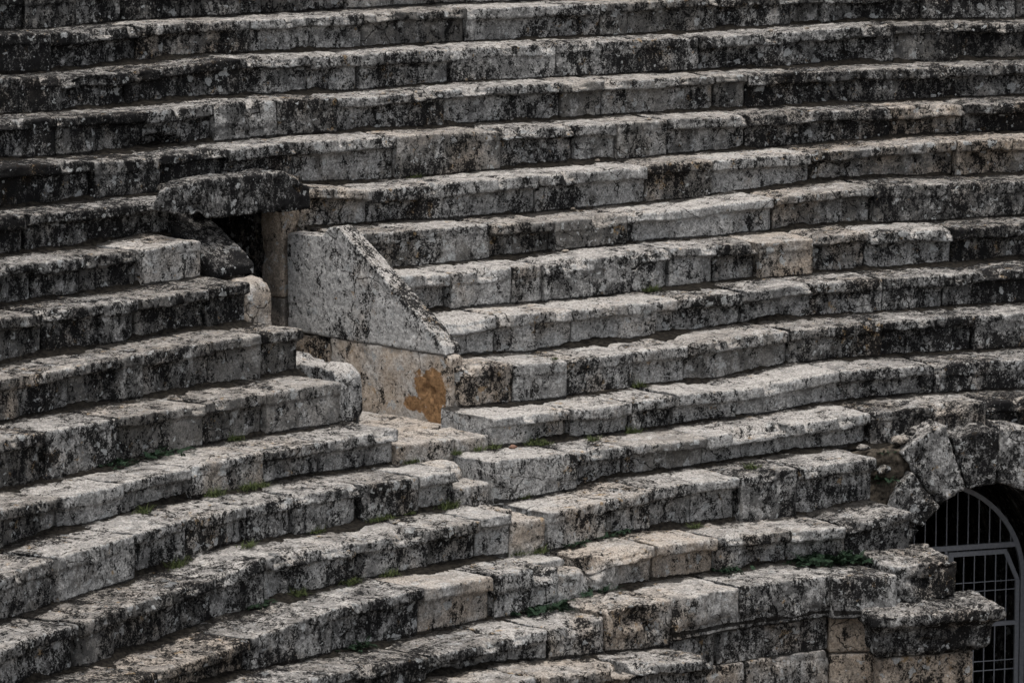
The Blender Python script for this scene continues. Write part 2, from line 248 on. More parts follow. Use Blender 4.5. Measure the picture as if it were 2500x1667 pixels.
SOILV = []
def seat_mesh(R, a0, a1, ztop, zbot, depth=DEPTH + .17, lip=.145, over=.07, seed=0, step=.021, rough=1.0, endgap=.006, rimz=None):
    """One stone of a tier. ztop(a), zbot(a) give its tread and its foot."""
    sd = Vector((seed * 3.17, seed * 1.7, seed * 5.3))
    n = max(6, int((a1 - a0) * R / step))
    # profile: list of (kind, parameter)
    prof = []
    for i in range(10): prof.append(('r', i / 9))
    for i in range(1, 5): prof.append(('c', i / 4))
    for i in range(1, 5): prof.append(('l', i / 4))
    for i in range(1, 4): prof.append(('e', i / 3))
    nt_ = max(6, int(depth / .045))
    for i in range(1, nt_ + 1): prof.append(('t', i / nt_))
    L = (a1 - a0) * R
    verts = []
    er = random.Random(seed)
    chip0 = er.uniform(.0, .05) if er.random() < .3 else 0
    chip1 = er.uniform(.0, .05) if er.random() < .3 else 0
    ring = []; SOILV.clear()
    for i in range(n + 1):
        t = i / n; a = a0 + (a1 - a0) * t
        s0 = t * L; s1 = (1 - t) * L
        se = min(s0, s1)
        zt = ztop(a); zb = zbot(a) - .07
        q = pol(R, a, zt) + sd
        # slow waviness and worn lip
        wav = .018 * noise.noise(q * 1.1) * rough
        lipf = sstep(.5 + 1.1 * noise.noise(Vector((q.x * 1.4, q.y * 1.4, seed * 9.1))), .12, .45)
        ov = over * (.3 + .7 * lipf)
        lp = lip * (1 + .22 * noise.noise(q * 2.1))
        # bites out of the lip
        bite = max(0, fbm(Vector((q.x * 2.4, q.y * 2.4, 3.3 + seed)), 1, 3) - .24) * .34 * rough
        ends = .019 * exp(-(se / .020) ** 1.3) + (chip0 * exp(-(s0 / .05) ** 2)) + (chip1 * exp(-(s1 / .05) ** 2))
        row = []
        for kind, p in prof:
            if kind == 'r':
                z = zb + (zt - lp - .05 - zb) * p; r = R + ov + .012 * (1 - p) + ends * .8
            elif kind == 'c':
                z = zt - lp - .05 + .05 * sin(p * pi / 2) ; r = R + ov - (ov - .006) * (1 - cos(p * pi / 2)) + ends
            elif kind == 'l':
                z = zt - lp + (lp - .03) * p; r = R + .006 * (1 - p) + ends * (1 + .3 * p) + bite * (.3 + .7 * p)
            elif kind == 'e':
                z = zt - .03 + .03 * sin(p * pi / 2) ; r = R + .034 * (1 - cos(p * pi / 2)) + ends + bite
            else:
                r = R + .034 + (depth - .034) * p + ends * (1 - p) + bite * (1 - p) ; z = zt - .006 * sin(p * pi)
            tz = ends * .5
            if kind in 'tel':
                z -= tz * (1 if kind != 'l' else p)
            aa = a - SHEAR * (r - R) / r
            if kind == 'e' or (kind == 'l' and p > .5): z -= bite * .55 * (p if kind == 'l' else 1)
            if kind == 't': z -= bite * .55 * exp(-(r - R) / .07)
            P = pol(r, aa, z)
            qq = P + sd
            f1 = fbm(qq, 3.2, 3); f2 = fbm(qq + Vector((9, 4, 7)), 13, 3, .6)
            dr = (.011 * f1 + .0085 * f2) * rough + wav
            dz = (.010 * f2 + .012 * fbm(qq + Vector((3, 8, 1)), 3.0, 2)) * rough
            pit = max(0, noise.noise(qq * 17) - .38) * .05 * rough
            if kind in 'rcl': dr += pit
            else: dz -= pit
            if kind == 'r': dz *= .3
            if kind == 't': dr *= .2
            for (da, dR, dzc, sa, sr, sz, pin, pdn) in DENTS:
                if abs(aa - da) * r > sa * 1.6 or abs(z - dzc) > sz * 1.6 or abs(r - dR) > sr * 1.6: continue
                e = ((aa - da) * r / sa) ** 2 + ((r - dR) / sr) ** 2 + ((z - dzc) / sz) ** 2
                e += .35 * f1
                if e < 1.3:
                    k = 1 - sstep(e, .35, 1.15); dr += pin * k; dz -= pdn * k
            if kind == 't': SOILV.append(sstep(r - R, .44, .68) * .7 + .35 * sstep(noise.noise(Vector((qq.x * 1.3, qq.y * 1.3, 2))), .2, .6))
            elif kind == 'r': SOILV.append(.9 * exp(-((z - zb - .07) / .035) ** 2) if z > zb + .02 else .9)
            else: SOILV.append(.0)
            rr = r + dr
            row.append(Vector((rr * sin(aa), rr * cos(aa), z + dz)))
        ring.append(row)
    m = len(prof)
    for row in ring: verts += row
    faces = []
    for i in range(n):
        for j in range(m - 1):
            v = i * m + j
            faces.append((v, v + m, v + m + 1, v + 1))
    # end faces: rings shrinking to the middle of the section
    for side in (0, 1):
        base = ring[0] if side == 0 else ring[-1]
        b0 = 0 if side == 0 else n * m
        aa = a0 if side == 0 else a1
        zb = zbot(aa) - .07; zt = ztop(aa)
        r_end = R + depth
        back = pol(r_end, aa - SHEAR * depth / r_end, zb)
        loop_idx = [b0 + j for j in range(m)]
        loop_pos = list(base)
        # close with points on the back and foot
        extra = [base[-1].lerp(back, t) for t in (.5, 1)] + [back.lerp(base[0], t) for t in (.25, .5, .75)]
        ei = []
        for e in extra:
            ei.append(len(verts)); verts.append(e)
        loop_idx += ei; loop_pos += extra
        cen = sum(loop_pos, Vector()) / len(loop_pos)
        cen = pol(R + .32, aa - SHEAR * .32 / R, (zt + zb) / 2)
        tang = Vector((cos(aa), -sin(aa), 0)) * (-1 if side == 0 else 1)
        prev = loop_idx; cnt = len(loop_idx)
        for q_, f in enumerate((.93, .8, .6, .38, .16)):
            cur = []
            for e in loop_pos:
                p = cen.lerp(e, f)
                bul = -.005
                p = p + tang * (bul + .012 * fbm(p + sd, 6, 3) - .004)
                cur.append(len(verts)); verts.append(p)
            for j in range(cnt):
                k = (j + 1) % cnt
                f_ = (prev[j], prev[k], cur[k], cur[j])
                faces.append(f_ if side == 0 else f_[::-1])
            prev = cur
        f_ = tuple(prev); faces.append(f_ if side == 0 else f_[::-1])
    # outward orientation
    faces = [f[::-1] for f in faces]
    return verts, faces

def toned(o, black, tanv, pale): o.color = (black, tanv, pale, 1); return o

# how much black lichen grows where: heavier up and to the left, least round the middle and on the stair
def lichen(a, z):
    v = .38
    v += .50 * sstep(-a, .98, 1.10) * sstep(z, -.9, .8)         # upper left
    v += .18 * sstep(z, 1.2, 2.4) * sstep(-a, .80, 1.0)
    v += .42 * sstep(a, -.82, -.66)                              # right
    v += .26 * sstep(-z, 1.5, 2.6) * sstep(-a, 1.06, 1.18)       # lower left
    v -= .12 * sstep(.13 - abs(a + .95), 0, .1) * sstep(z, -2.2, -.8) * sstep(1.2 - z, 0, 1)
    return v
def tone_words(bk, tn, pl):
    if tn > .55: return random.choice(['tan', 'warm tan'])
    if bk > .72: return random.choice(['black-lichened', 'blackened'])
    if bk > .5: return random.choice(['dark mottled', 'black-spotted'])
    if pl > .62: return random.choice(['pale grey', 'whitish'])
    return random.choice(['grey', 'grey speckled'])

# tone overrides seen in the photograph: (row, index) -> (black, tan, pale)
TONE = {('E', 10): (.75, .3, .4), ('E', 11): (.45, .7, .4), ('F', 7): (.12, .1, .8), ('F', 8): (.5, .65, .4), ('F', 9): (.35, .75, .4), ('G', 3): (.2, .4, .6),
        ('G', 8): (.15, .1, .7), ('G', 9): (.45, .6, .4), ('G', 10): (.8, .3, .4), ('H', 5): (.2, .35, .6), ('H', 8): (.5, .15, .7), ('H', 9): (.35, .1, .7),
        ('H', 11): (.6, .4, .4), ('H', 12): (.2, .7, .4), ('H', 13): (.5, .5, .4), ('H', 14): (.3, .1, .6), ('F', 3): (.25, .45, .5), ('F', 4): (.35, .1, .6),
        ('I', 7): (.15, .35, .6), ('I', 8): (.15, .35, .6), ('I', 9): (.4, .1, .6), ('J', 6): (.35, .2, .7), ('K', 6): (-.15, .35, .7), ('K', 7): (.25, .2, .6),
        ('K', 10): (.3, .1, .75), ('L', 8): (.2, .15, .9), ('L', 9): (.45, .1, .8), ('M', 9): (.15, .35, .6), ('M', 10): (.25, .35, .5), ('M', 13): (.7, .2, .5),
        ('N', 5): (.15, .65, .5), ('N', 6): (.3, .1, .95), ('N', 7): (.2, .6, .5), ('N', 8): (.12, .75, .5), ('N', 9): (.3, .35, .5), ('N', 10): (.35, .3, .5), ('N', 11): (.75, .25, .5),
        ('O', 7): (.3, .55, .5), ('O', 8): (.3, .5, .5), ('O', 9): (.6, .25, .6), ('O', 10): (.5, .1, .7), ('P', 1): (.4, .5, .4), ('P', 2): (.35, .65, .4),
        ('C', 4): (.35, .1, .75), ('D', 10): (.6, .3, .5), ('B', 5): (.4, .1, .7)}
VIEW_A = (-1.19, -.55)        # roughly what the frame shows
def build_row(k, name_row):
    R = row_R(k); idx = 0
    below = ROWS[ROWS.index(k) + 1]
    for si, seg in enumerate(SEG[k]):
        for j in range(len(seg) - 1):
            a0, a1 = seg[j], seg[j + 1]
            rnd = random.Random(hash_(k, idx))
            jz = rnd.uniform(-.007, .007); jr = rnd.uniform(-.014, .014); tilt = rnd.uniform(-.008, .008)
            am = (a0 + a1) / 2; g = .0042 / R
            lip = rnd.uniform(.10, .15); over = rnd.uniform(.085, .125)
            if rnd.random() < .16: over = .02
            dep = DEPTH + .17
            kk = dict(PROF.get((k, idx), {}))
            dz0 = kk.pop('dz', 0); dr0 = kk.pop('dr', 0)
            lip = kk.pop('lip', lip); over = kk.pop('over', over); dep = kk.pop('depth', dep)
            if below == 'Q' or k == 'P': zb = lambda a: row_z(k, a) - .75
            else: zb = lambda a, b=below: row_z(b, a) if b in CURVE else row_z(k, a) - .45
            if k == 'O' and a0 > -1.03: zb = lambda a: row_z('O', a) - .40
            zt = lambda a: row_z(k, a) + jz + dz0 + tilt * (a - am) / (a1 - a0 + 1e-6)
            v, f = seat_mesh(R + jr + dr0, a0 + g, a1 - g, zt, zb, dep, lip, over, seed=hash_(k, idx) % 97 + idx, **kk)
            org = pol(R + .3, am, row_z(k, am) - .2)
            o = link("seat_block", v, f, STONE, origin=org, soil=list(SOILV))
            zc = row_z(k, am)
            bk = min(1, max(.05, lichen(am, zc) + rnd.uniform(-.13, .13)))
            tn = .08 + .22 * rnd.random() + (.3 if rnd.random() < .10 else 0) + .12 * sstep(-zc, 1.8, 2.8)
            pl = min(1, .5 + rnd.uniform(-.3, .35))
            if (k, idx) in TONE: bk, tn, pl = TONE[(k, idx)]
            toned(o, bk, tn, pl)
            tag(o, "%s seat block, %s from the left in the %s tier %s" % (tone_words(bk, tn, pl), ORD[idx + 1], name_row,
                'from the top'), 'seat block', 'limestone seat blocks of the theatre tiers')
            idx += 1
def hash_(k, i): return ROWS.index(k) * 131 + i * 17 + 5
PROF = {('O', 7): dict(lip=.30, over=.03, rough=1.7), ('O', 8): dict(lip=.32, over=.03, rough=1.4), ('O', 9): dict(lip=.34, over=.02),
        ('O', 10): dict(lip=.34, over=.0, dr=-.12), ('H', 8): dict(rough=1.7, over=.02), ('J', 10): dict(rough=1.5), ('E', 2): dict(rough=1.4),
        ('D', 3): dict(lip=.3, over=.02, rough=1.3), ('L', 8): dict(lip=.3, over=.02, rough=1.3), ('N', 6): dict(rough=1.6, over=.04, lip=.2), ('N', 7): dict(rough=1.7),
        ('P', 0): dict(rough=1.6), ('P', 1): dict(rough=1.8), ('P', 2): dict(rough=1.8), ('G', 3): dict(lip=.12, over=.02), ('I', 7): dict(over=.1, lip=.14)}

for i, k in enumerate('ABCDEFGHIJKLMNOP'):
    build_row(k, ORD[i + 1])
# one more tier above the frame, so that nothing is missing from a step to the side


# half steps of the stair between the two blocks of seats
for i, (k, (a0, a1)) in enumerate(STEP.items()):
    R = row_R(k); z0, z1 = STEPZ[k]
    zt = lambda a: z0 + (z1 - z0) * (a - a0) / (a1 - a0)
    below = ROWS[ROWS.index(k) + 1]
    zb = lambda a: row_z(below, a) - .02
    if k == 'K':
        pieces = [(a0, a0 + .62 * (a1 - a0)), (a0 + .62 * (a1 - a0), a1 - .001)]
    else: pieces = [(a0, a1)]
    for j, (b0, b1) in enumerate(pieces):
        v, f = seat_mesh(R + .01, b0 + .0004, b1 - .0004, zt, zb, depth=.72 if k != 'K' else .6, lip=.2, over=.01, seed=300 + i * 3 + j, rough=1.1)
        o = link("stair_step", v, f, STONE, origin=pol(R + .2, (b0 + b1) / 2, z0 - .1), soil=[x * .5 for x in SOILV])
        toned(o, .16, .6 if k in 'KM' else .3, .5)
        lab = {('K', 0): 'wide tan step slab in front of the passage floor, left piece', ('K', 1): 'grey step slab in front of the passage floor, right piece',
               ('L', 0): 'narrow worn step between the seats, second step down from the passage',
               ('M', 0): 'narrow tan worn step between the seats, third step down from the passage',
               ('N', 0): 'lowest worn tan step, beside the whitish seat end'}[(k, j)]
        tag(o, lab, 'step', 'half steps of the narrow stair')
    if k != 'K':      # the tier runs on behind the notch of the step
        v, f = seat_mesh(R + .33, a0 - .012 + .004, a1 - .012 + .003, lambda a: row_z(k, a) - .012, lambda a: zt(a), depth=.5, lip=.1, over=.005, seed=340 + i, rough=1.6)
        o = link("seat_block", v, f, STONE, origin=pol(R + .5, (a0 + a1) / 2, z0), soil=[x * .4 for x in SOILV]); toned(o, .0, .4, .6)
        tag(o, "worn set-back seat stone just behind the %s narrow half step" % {'L': 'upper', 'M': 'middle', 'N': 'lowest'}[k], 'seat block', 'limestone seat blocks of the theatre tiers')

# ---------------------------------------------------------------- soil and crumbs lodged where each riser meets the tread below
def soil_strip(k, a0, a1, seed):
    below = ROWS[ROWS.index(k) + 1]
    if below not in CURVE: return None
    R = row_R(k); n = int((a1 - a0) * R / .03); V = []; F = []; m = 7
    for i in range(n + 1):
        a = a0 + (a1 - a0) * i / n; z0 = row_z(below, a)
        q = pol(R, a, z0)
        wd = .01 + .17 * max(0, .38 + 1.7 * fbm(q + Vector((seed, 0, 0)), 1.3, 3)); ht = .012 + .045 * max(0, .45 + 1.2 * fbm(q + Vector((0, seed, 0)), 2.2, 3))
        for j in range(m):
            t = j / (m - 1); r = R + .13 - (wd + .05) * t
            aa = a - SHEAR * (r - R) / r
            p = pol(r, aa, z0 - .012 + (ht + .012) * (1 - t) ** 1.4 - .02 * (t > .99)); p.z += .016 * fbm(p + Vector((seed, 3, 0)), 14, 3, .65) * (1 - .5 * t)
            V.append(p)
    for i in range(n):
        for j in range(m - 1):
            v = i * m + j; F.append((v, v + 1, v + m + 1, v + m))
    return V, F
SV, SF = [], []
for k in 'BCDEFGHIJKLMNO':
    if True:
        for seg in SEG[k]:
            a1 = seg[-1] if not (k == 'O' and seg[-1] > -1.03) else -1.03
            if a1 <= seg[0]: continue
            r_ = soil_strip(k, seg[0], a1 - .001, ROWS.index(k) * 3.1)
            if r_: q = len(SV); SV += r_[0]; SF += [tuple(i + q for i in f) for f in r_[1]]
o = link("soil", SV, SF, SOIL); tag(o, "dark soil and moss lodged at the foot of every riser", "soil", kind="stuff")
SOIL2 = plain('brown_soil', (.02, .017, .014), (.10, .085, .068), 16)
# ---------------------------------------------------------------- free stones: prisms, remeshed, worn and displaced
def worn(name, bmv, mat, voxel=.022, amp=1.0, smooth=3, seed=0, parent=None, fine=1.0):
    verts, faces = bmv
    me = bpy.data.meshes.new(name); me.from_pydata([tuple(v) for v in verts], [], faces); me.update()
    bm = bmesh.new(); bm.from_mesh(me); bmesh.ops.recalc_face_normals(bm, faces=bm.faces); bm.to_mesh(me); bm.free()
    o = bpy.data.objects.new(name + "_raw", me); COL.objects.link(o)
    r = o.modifiers.new("r", 'REMESH'); r.mode = 'VOXEL'; r.voxel_size = voxel; r.adaptivity = 0
    s = o.modifiers.new("s", 'SMOOTH'); s.factor = .5; s.iterations = smooth
    dg = bpy.context.evaluated_depsgraph_get()
    m2 = bpy.data.meshes.new_from_object(o.evaluated_get(dg), depsgraph=dg)
    bpy.data.objects.remove(o); bpy.data.meshes.remove(me)
    n = len(m2.vertices); sd = Vector((seed * 2.3, seed * 5.1, seed * 1.9))
    cen = sum((v.co for v in m2.vertices), Vector()) / max(1, n)
    nor = [v.normal.copy() for v in m2.vertices]
    for i, v in enumerate(m2.vertices):
        q = v.co + sd
        d = .020 * fbm(q, 2.0, 3) + .010 * fine * fbm(q, 11, 3, .6) - max(0, noise.noise(q * 16) - .36) * .05 * fine
        d -= max(0, fbm(q, 3.4, 3) - .32) * .14
        v.co = v.co + nor[i] * d * amp
    for v in m2.vertices: v.co -= cen
    m2.materials.clear(); m2.materials.append(mat)
    m2.polygons.foreach_set("use_smooth", [True] * len(m2.polygons)); m2.update()
    m2.name = name
    ob = bpy.data.objects.new(name, m2); COL.objects.link(ob); ob.location = cen
    if parent: ob.parent = parent
    return ob
def prism(poly, fn, w0, w1):
    """poly: list of 2-D points; fn(p, q, w) -> world."""
    n = len(poly)
    v = [fn(p, q, w0) for p, q in poly] + [fn(p, q, w1) for p, q in poly]
    f = [tuple(range(n)), tuple(range(2 * n - 1, n - 1, -1))]
    for i in range(n): j = (i + 1) % n; f.append((i, i + n, j + n, j))
    return v, f
def box(fn, a, b):           # fn(x, y, z)
    v = [fn(x, y, z) for x in (a[0], b[0]) for y in (a[1], b[1]) for z in (a[2], b[2])]
    return v, [(0, 1, 3, 2), (4, 6, 7, 5), (0, 4, 5, 1), (2, 3, 7, 6), (0, 2, 6, 4), (1, 5, 7, 3)]

# ---- the upper passage. local frame: s into the hill, n to the left, origin at the foot of the right-hand wall
TH = -1.224768
FA = Vector((-17.118, 10.626, 0)); FT = Vector((sin(TH), cos(TH), 0)); FN = Vector((-cos(TH), sin(TH), 0))
def f1(s, n, z): return FA + FT * s + FN * n + Vector((0, 0, z))
def f1sz(s, z, n): return f1(s, n, z)
def f1nz(n, z, s): return f1(s, n, z)
o = worn("parapet_slab", prism([(.05, -.80), (.06, -.72), (.18, -.62), (1.66, .43), (1.78, .50), (1.92, .47), (2.02, .37), (2.62, .34), (2.64, -.79), (1.95, -.81)], f1sz, -.25, .01), STONE_SMOOTH, seed=3, smooth=2, amp=.32, voxel=.018)
toned(o, .02, .15, 1.3); tag(o, "large sloping triangular parapet slab, whitish face and black mossy crest, right of the passage", "parapet slab")
vals = []
for v in o.data.vertices:      # crust growing along the sloping crest
    p = v.co + o.location - FA; s = p.dot(FT); n = p.dot(FN)
    top = -.62 + (s - .18) * .71 if s < 1.7 else .45
    vals.append(sstep(p.z - top, -.16, .02) * (.75 + .5 * sstep(-n, .02, .12)) + .35 * sstep(s, 1.9, 2.3) * sstep(p.z, -.2, .2))
o.data.attributes.new("crust", 'FLOAT', 'POINT').data.foreach_set("value", vals)
o = worn("parapet_base", prism([(.0, -1.72), (0, -.83), (.06, -.80), (1.93, -.80), (1.93, -1.72)], f1sz, -.21, .0), STONE_RUST, seed=8, smooth=3, amp=.5, fine=.6)
toned(o, -.45, .68, .9)
att = o.data.attributes.new("rust", 'FLOAT', 'POINT')
rust = []
for v in o.data.vertices:
    p = v.co + o.location - FA; s = p.dot(FT); z = p.z; n = p.dot(FN)
    e = min(((s - .30) / .25) ** 2 + ((z + 1.20) / .24) ** 2, ((s - .24) / .17) ** 2 + ((z + 1.48) / .13) ** 2, ((s - .56) / .18) ** 2 + ((z + 1.40) / .10) ** 2)
    rust.append((1 - e * .5 if n > -.05 else 0) * (1 if s > .06 else 0))
att.data.foreach_set("value", rust)
tag(o, "smooth beige foundation block with a rusty orange broken patch, under the sloping slab", "foundation block")
o = worn("parapet_base", prism([(1.955, -1.72), (1.955, -.86), (2.02, -.90), (2.04, -.815), (2.72, -.815), (2.72, -1.72)], f1sz, -.3, -.005), STONE, seed=9, amp=.5, fine=.6)
toned(o, .05, .6, .4); tag(o, "small beige foundation block deeper in the passage, behind the rust-patched block", "foundation block")
o = worn("door_jamb", prism([(2.68, -.42), (2.68, .60), (3.05, .60), (3.05, -.42)], f1sz, -.42, .03), STONE, seed=11, amp=.6)
toned(o, -.1, 1.0, .3); tag(o, "upper tan jamb stone under the right end of the lintel", "jamb stone")
o = worn("door_jamb", prism([(2.70, -1.72), (2.70, -.43), (3.05, -.43), (3.05, -1.72)], f1sz, -.42, .015), STONE, seed=12, amp=.6)
toned(o, .02, .65, .3); tag(o, "lower brown jamb stone in the passage, below the tan jamb stone", "jamb stone")
o = worn("lintel", prism([(-.10, .645), (.7, .665), (1.50, .70), (1.62, .74), (2.30, .86), (2.30, .98), (2.22, 1.06), (2.14, 1.11), (1.5, 1.13), (.9, 1.12), (.40, 1.12), (.28, 1.09), (.02, .93), (-.09, .91)], lambda n, z, s: f1(s, n - (s - 2.3) * (1.1 if n > 1.4 else 0), z), 2.3, 2.72), STONE, seed=15, smooth=3, amp=1.1)
toned(o, 1.0, .12, .55); tag(o, "black-lichened lintel beam with slanted ends over the dark passage opening", "lintel")
o = worn("parapet_slab", prism([(2.10, .04), (2.08, .15), (2.2, .26), (2.95, .67), (3.3, .72), (3.3, .02)], f1sz, 1.0, 1.60), STONE, seed=16, smooth=2, amp=.3, voxel=.02)
toned(o, 1.35, .05, .6); tag(o, "blackish sloping parapet slab on the left side of the passage opening", "parapet slab")
for (s0, zt, zb_, s1, sd_, lab, tn) in ((1.80, .02, -.75, 3.3, 21, "upper rounded coping stone, tan and pitted, under the black sloping slab", .5),
                                     (.36, -.80, -1.62, 1.78, 22, "lower rounded coping stone, whitish, at the left edge of the passage floor", .1)):
    pf = [(s0, zb_), (s0, zt - .22), (s0 + .02, zt - .13), (s0 + .07, zt - .06), (s0 + .16, zt - .01), (s0 + .27, zt), (s0 + .8, zt - .01), (s0 + .83, zt + .04), (s1, zt + .04), (s1, zb_)]
    o = worn("coping_stone", prism(pf, f1sz, 1.0, 1.36), STONE, seed=sd_, smooth=6, amp=.7)
    toned(o, .12 if tn > .3 else .30, tn * 1.7, .9 if tn < .3 else .4); tag(o, lab, "coping stone")
# passage behind the lintel
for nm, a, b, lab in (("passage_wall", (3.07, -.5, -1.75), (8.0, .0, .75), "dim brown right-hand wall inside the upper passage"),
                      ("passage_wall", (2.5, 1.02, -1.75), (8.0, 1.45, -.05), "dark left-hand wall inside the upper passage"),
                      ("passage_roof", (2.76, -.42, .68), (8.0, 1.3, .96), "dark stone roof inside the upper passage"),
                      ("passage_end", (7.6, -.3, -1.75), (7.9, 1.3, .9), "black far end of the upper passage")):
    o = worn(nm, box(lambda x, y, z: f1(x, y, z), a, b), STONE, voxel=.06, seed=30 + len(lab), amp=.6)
    toned(o, .9, .6, .1); tag(o, lab, "wall" if 'wall' in nm or 'end' in nm else "roof")  # blackened tone puts the passage's deep shade into the stone colour
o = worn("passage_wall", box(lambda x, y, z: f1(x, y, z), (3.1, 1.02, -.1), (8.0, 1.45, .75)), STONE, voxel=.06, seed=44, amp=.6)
toned(o, .6, .6, .1); tag(o, "dark upper courses inside the upper passage, behind the black sloping slab", "wall")  # inner wall, shade of the passage painted into its dark tone
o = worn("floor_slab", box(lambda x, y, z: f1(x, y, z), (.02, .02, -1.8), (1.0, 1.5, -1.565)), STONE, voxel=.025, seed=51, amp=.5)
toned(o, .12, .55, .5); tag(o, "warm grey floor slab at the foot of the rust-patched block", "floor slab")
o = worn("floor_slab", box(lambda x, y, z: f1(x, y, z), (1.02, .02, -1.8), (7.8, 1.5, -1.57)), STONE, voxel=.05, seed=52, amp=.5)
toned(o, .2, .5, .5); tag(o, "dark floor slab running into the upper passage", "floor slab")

# ---- podium wall under the lowest tier on the right
PZ = lambda a: row_z('O', a) - .405
crs = [(0, .0, .44, [(-1.07, -.945), (-.944, -.8615)]), (1, .445, .5, [(-1.07, -.925), (-.924, -.8610)]), (2, .95, .6, [(-1.07, -.97), (-.969, -.8605)])]
labs = {(0, 0): "left stone of the upper course below the lowest tier, half behind the last seats", (0, 1): "long grey mottled stone of the upper wall course, left of the pier corner",
        (1, 0): "left stone of the second wall course, above the bottom edge", (1, 1): "brownish stone of the second wall course beside the pier corner",
        (2, 0): "left stone of the lowest wall course", (2, 1): "right stone of the lowest wall course"}
for c, d0, hh, seg in crs:
    for j, (a0, a1) in enumerate(seg):
        v, f = seat_mesh(16.80 - .012 * c, a0, a1 - .0006, lambda a: PZ(a) - d0, lambda a: PZ(a) - d0 - hh + .075, depth=.5, lip=.1, over=.0, seed=400 + c * 5 + j, rough=.7, step=.026)
        o = link("wall_stone", v, f, STONE, origin=pol(16.9, (a0 + a1) / 2, PZ(a0) - d0 - .2)); toned(o, .42 - .1 * c, .25 + .2 * c, .5)
        tag(o, labs[(c, j)], "wall stone", "stones of the podium wall")

# ---- pier at the mouth of the lower passage
T2 = -1.0405244; GB = Vector((-12.874, 12.594, 0)); GT = Vector((sin(T2), cos(T2), 0)); GN = Vector((cos(T2), -sin(T2), 0))
def f2(s, n, z): return GB + GT * s + GN * n + Vector((0, 0, z))
pl_, pr_ = f2(-1.52, -1.25, 0), f2(-2.06, .19, 0)
ex = (pr_ - pl_).normalized(); ey = Vector((-ex.y, ex.x, 0)); PLN = (pr_ - pl_).length
def fp(x, y, z): return pl_ + ex * x + ey * y + Vector((0, 0, z))
prof = [(-.0, -3.345), (-.01, -3.45), (.0, -3.475), (.05, -3.50), (.09, -3.56), (.10, -3.62), (.10, -3.76), (.15, -3.84), (.22, -3.86)]
vs = []; fs = []
for y, z in prof:     # cornice section swept round three sides
    vs += [fp(y * .75, .9, z), fp(y * .75, y, z), fp(PLN - y * 1.25, y, z), fp(PLN - y * 1.25, .9, z)]
for i in range(len(prof) - 1):
    for j in range(4):
        k = (j + 1) % 4; fs.append((i * 4 + j, i * 4 + k, i * 4 + 4 + k, i * 4 + 4 + j))
fs.append((0, 1, 2, 3)); q = (len(prof) - 1) * 4; fs.append((q + 3, q + 2, q + 1, q))
o = worn("pier_cornice", (vs, fs), STONE, seed=61, smooth=2, amp=1.2)
toned(o, .9, .35, .5); tag(o, "projecting cornice block with a thin black-lichened top ledge, capping the pier", "cornice block")
o = worn("pier_stone", box(fp, (.16, .2, -4.62), (PLN - .28, 1.0, -3.865)), STONE, seed=62, smooth=2, amp=.7)
toned(o, .25, .75, .3); tag(o, "tan upper stone of the pier shaft directly under the cornice", "pier stone")
o = worn("pier_stone", box(fp, (.16, .2, -6.0), (PLN - .28, 1.0, -4.63)), STONE, voxel=.03, seed=63, smooth=2, amp=.7)
toned(o, .25, .7, .3); tag(o, "tall lower stone of the pier shaft", "pier stone")
wc = pol(16.80, -.8612, 0)
vx = [wc + ey * 1.2, wc + ey * .0, fp(.25, .35, 0), fp(PLN * .8, .4, 0), fp(PLN * .8, 1.6, 0)]
def coret(z0, z1):
    n = len(vx); v = [p + Vector((0, 0, z0)) for p in vx] + [p + Vector((0, 0, z1)) for p in vx]
    f = [tuple(range(n)), tuple(range(2 * n - 1, n - 1, -1))] + [(i, i + n, (i + 1) % n + n, (i + 1) % n) for i in range(n)]
    return v, f
o = worn("pier_return", coret(-3.84, -3.40), STONE, seed=66, smooth=2, amp=.6); toned(o, .12, .95, .2)
tag(o, "brown shaded stone between the wall corner and the cornice block", "wall stone")
o = worn("pier_return", coret(-6.0, -3.85), STONE, voxel=.03, seed=67, smooth=2, amp=.6); toned(o, .2, .8, .3)
tag(o, "tan stone in the corner below the brown shaded stone", "wall stone")
# extra seat stones standing on the cornice at the end of the lowest tier
def fpo(x, y, z): return f2(x, y, z)
o = worn("corner_block", box(fp, (.35, .55, -3.36), (1.20, 1.5, -2.93)), STONE, seed=70, smooth=3, amp=1.3); toned(o, .6, .3, .6)
tag(o, "black-lichened corner block set back above the right half of the cornice", "corner block")

# cut side wall of the lower passage under the tier ends
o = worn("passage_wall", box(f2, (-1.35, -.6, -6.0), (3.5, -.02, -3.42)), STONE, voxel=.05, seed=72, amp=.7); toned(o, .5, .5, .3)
tag(o, "side wall of the lower passage behind the pier", "wall")

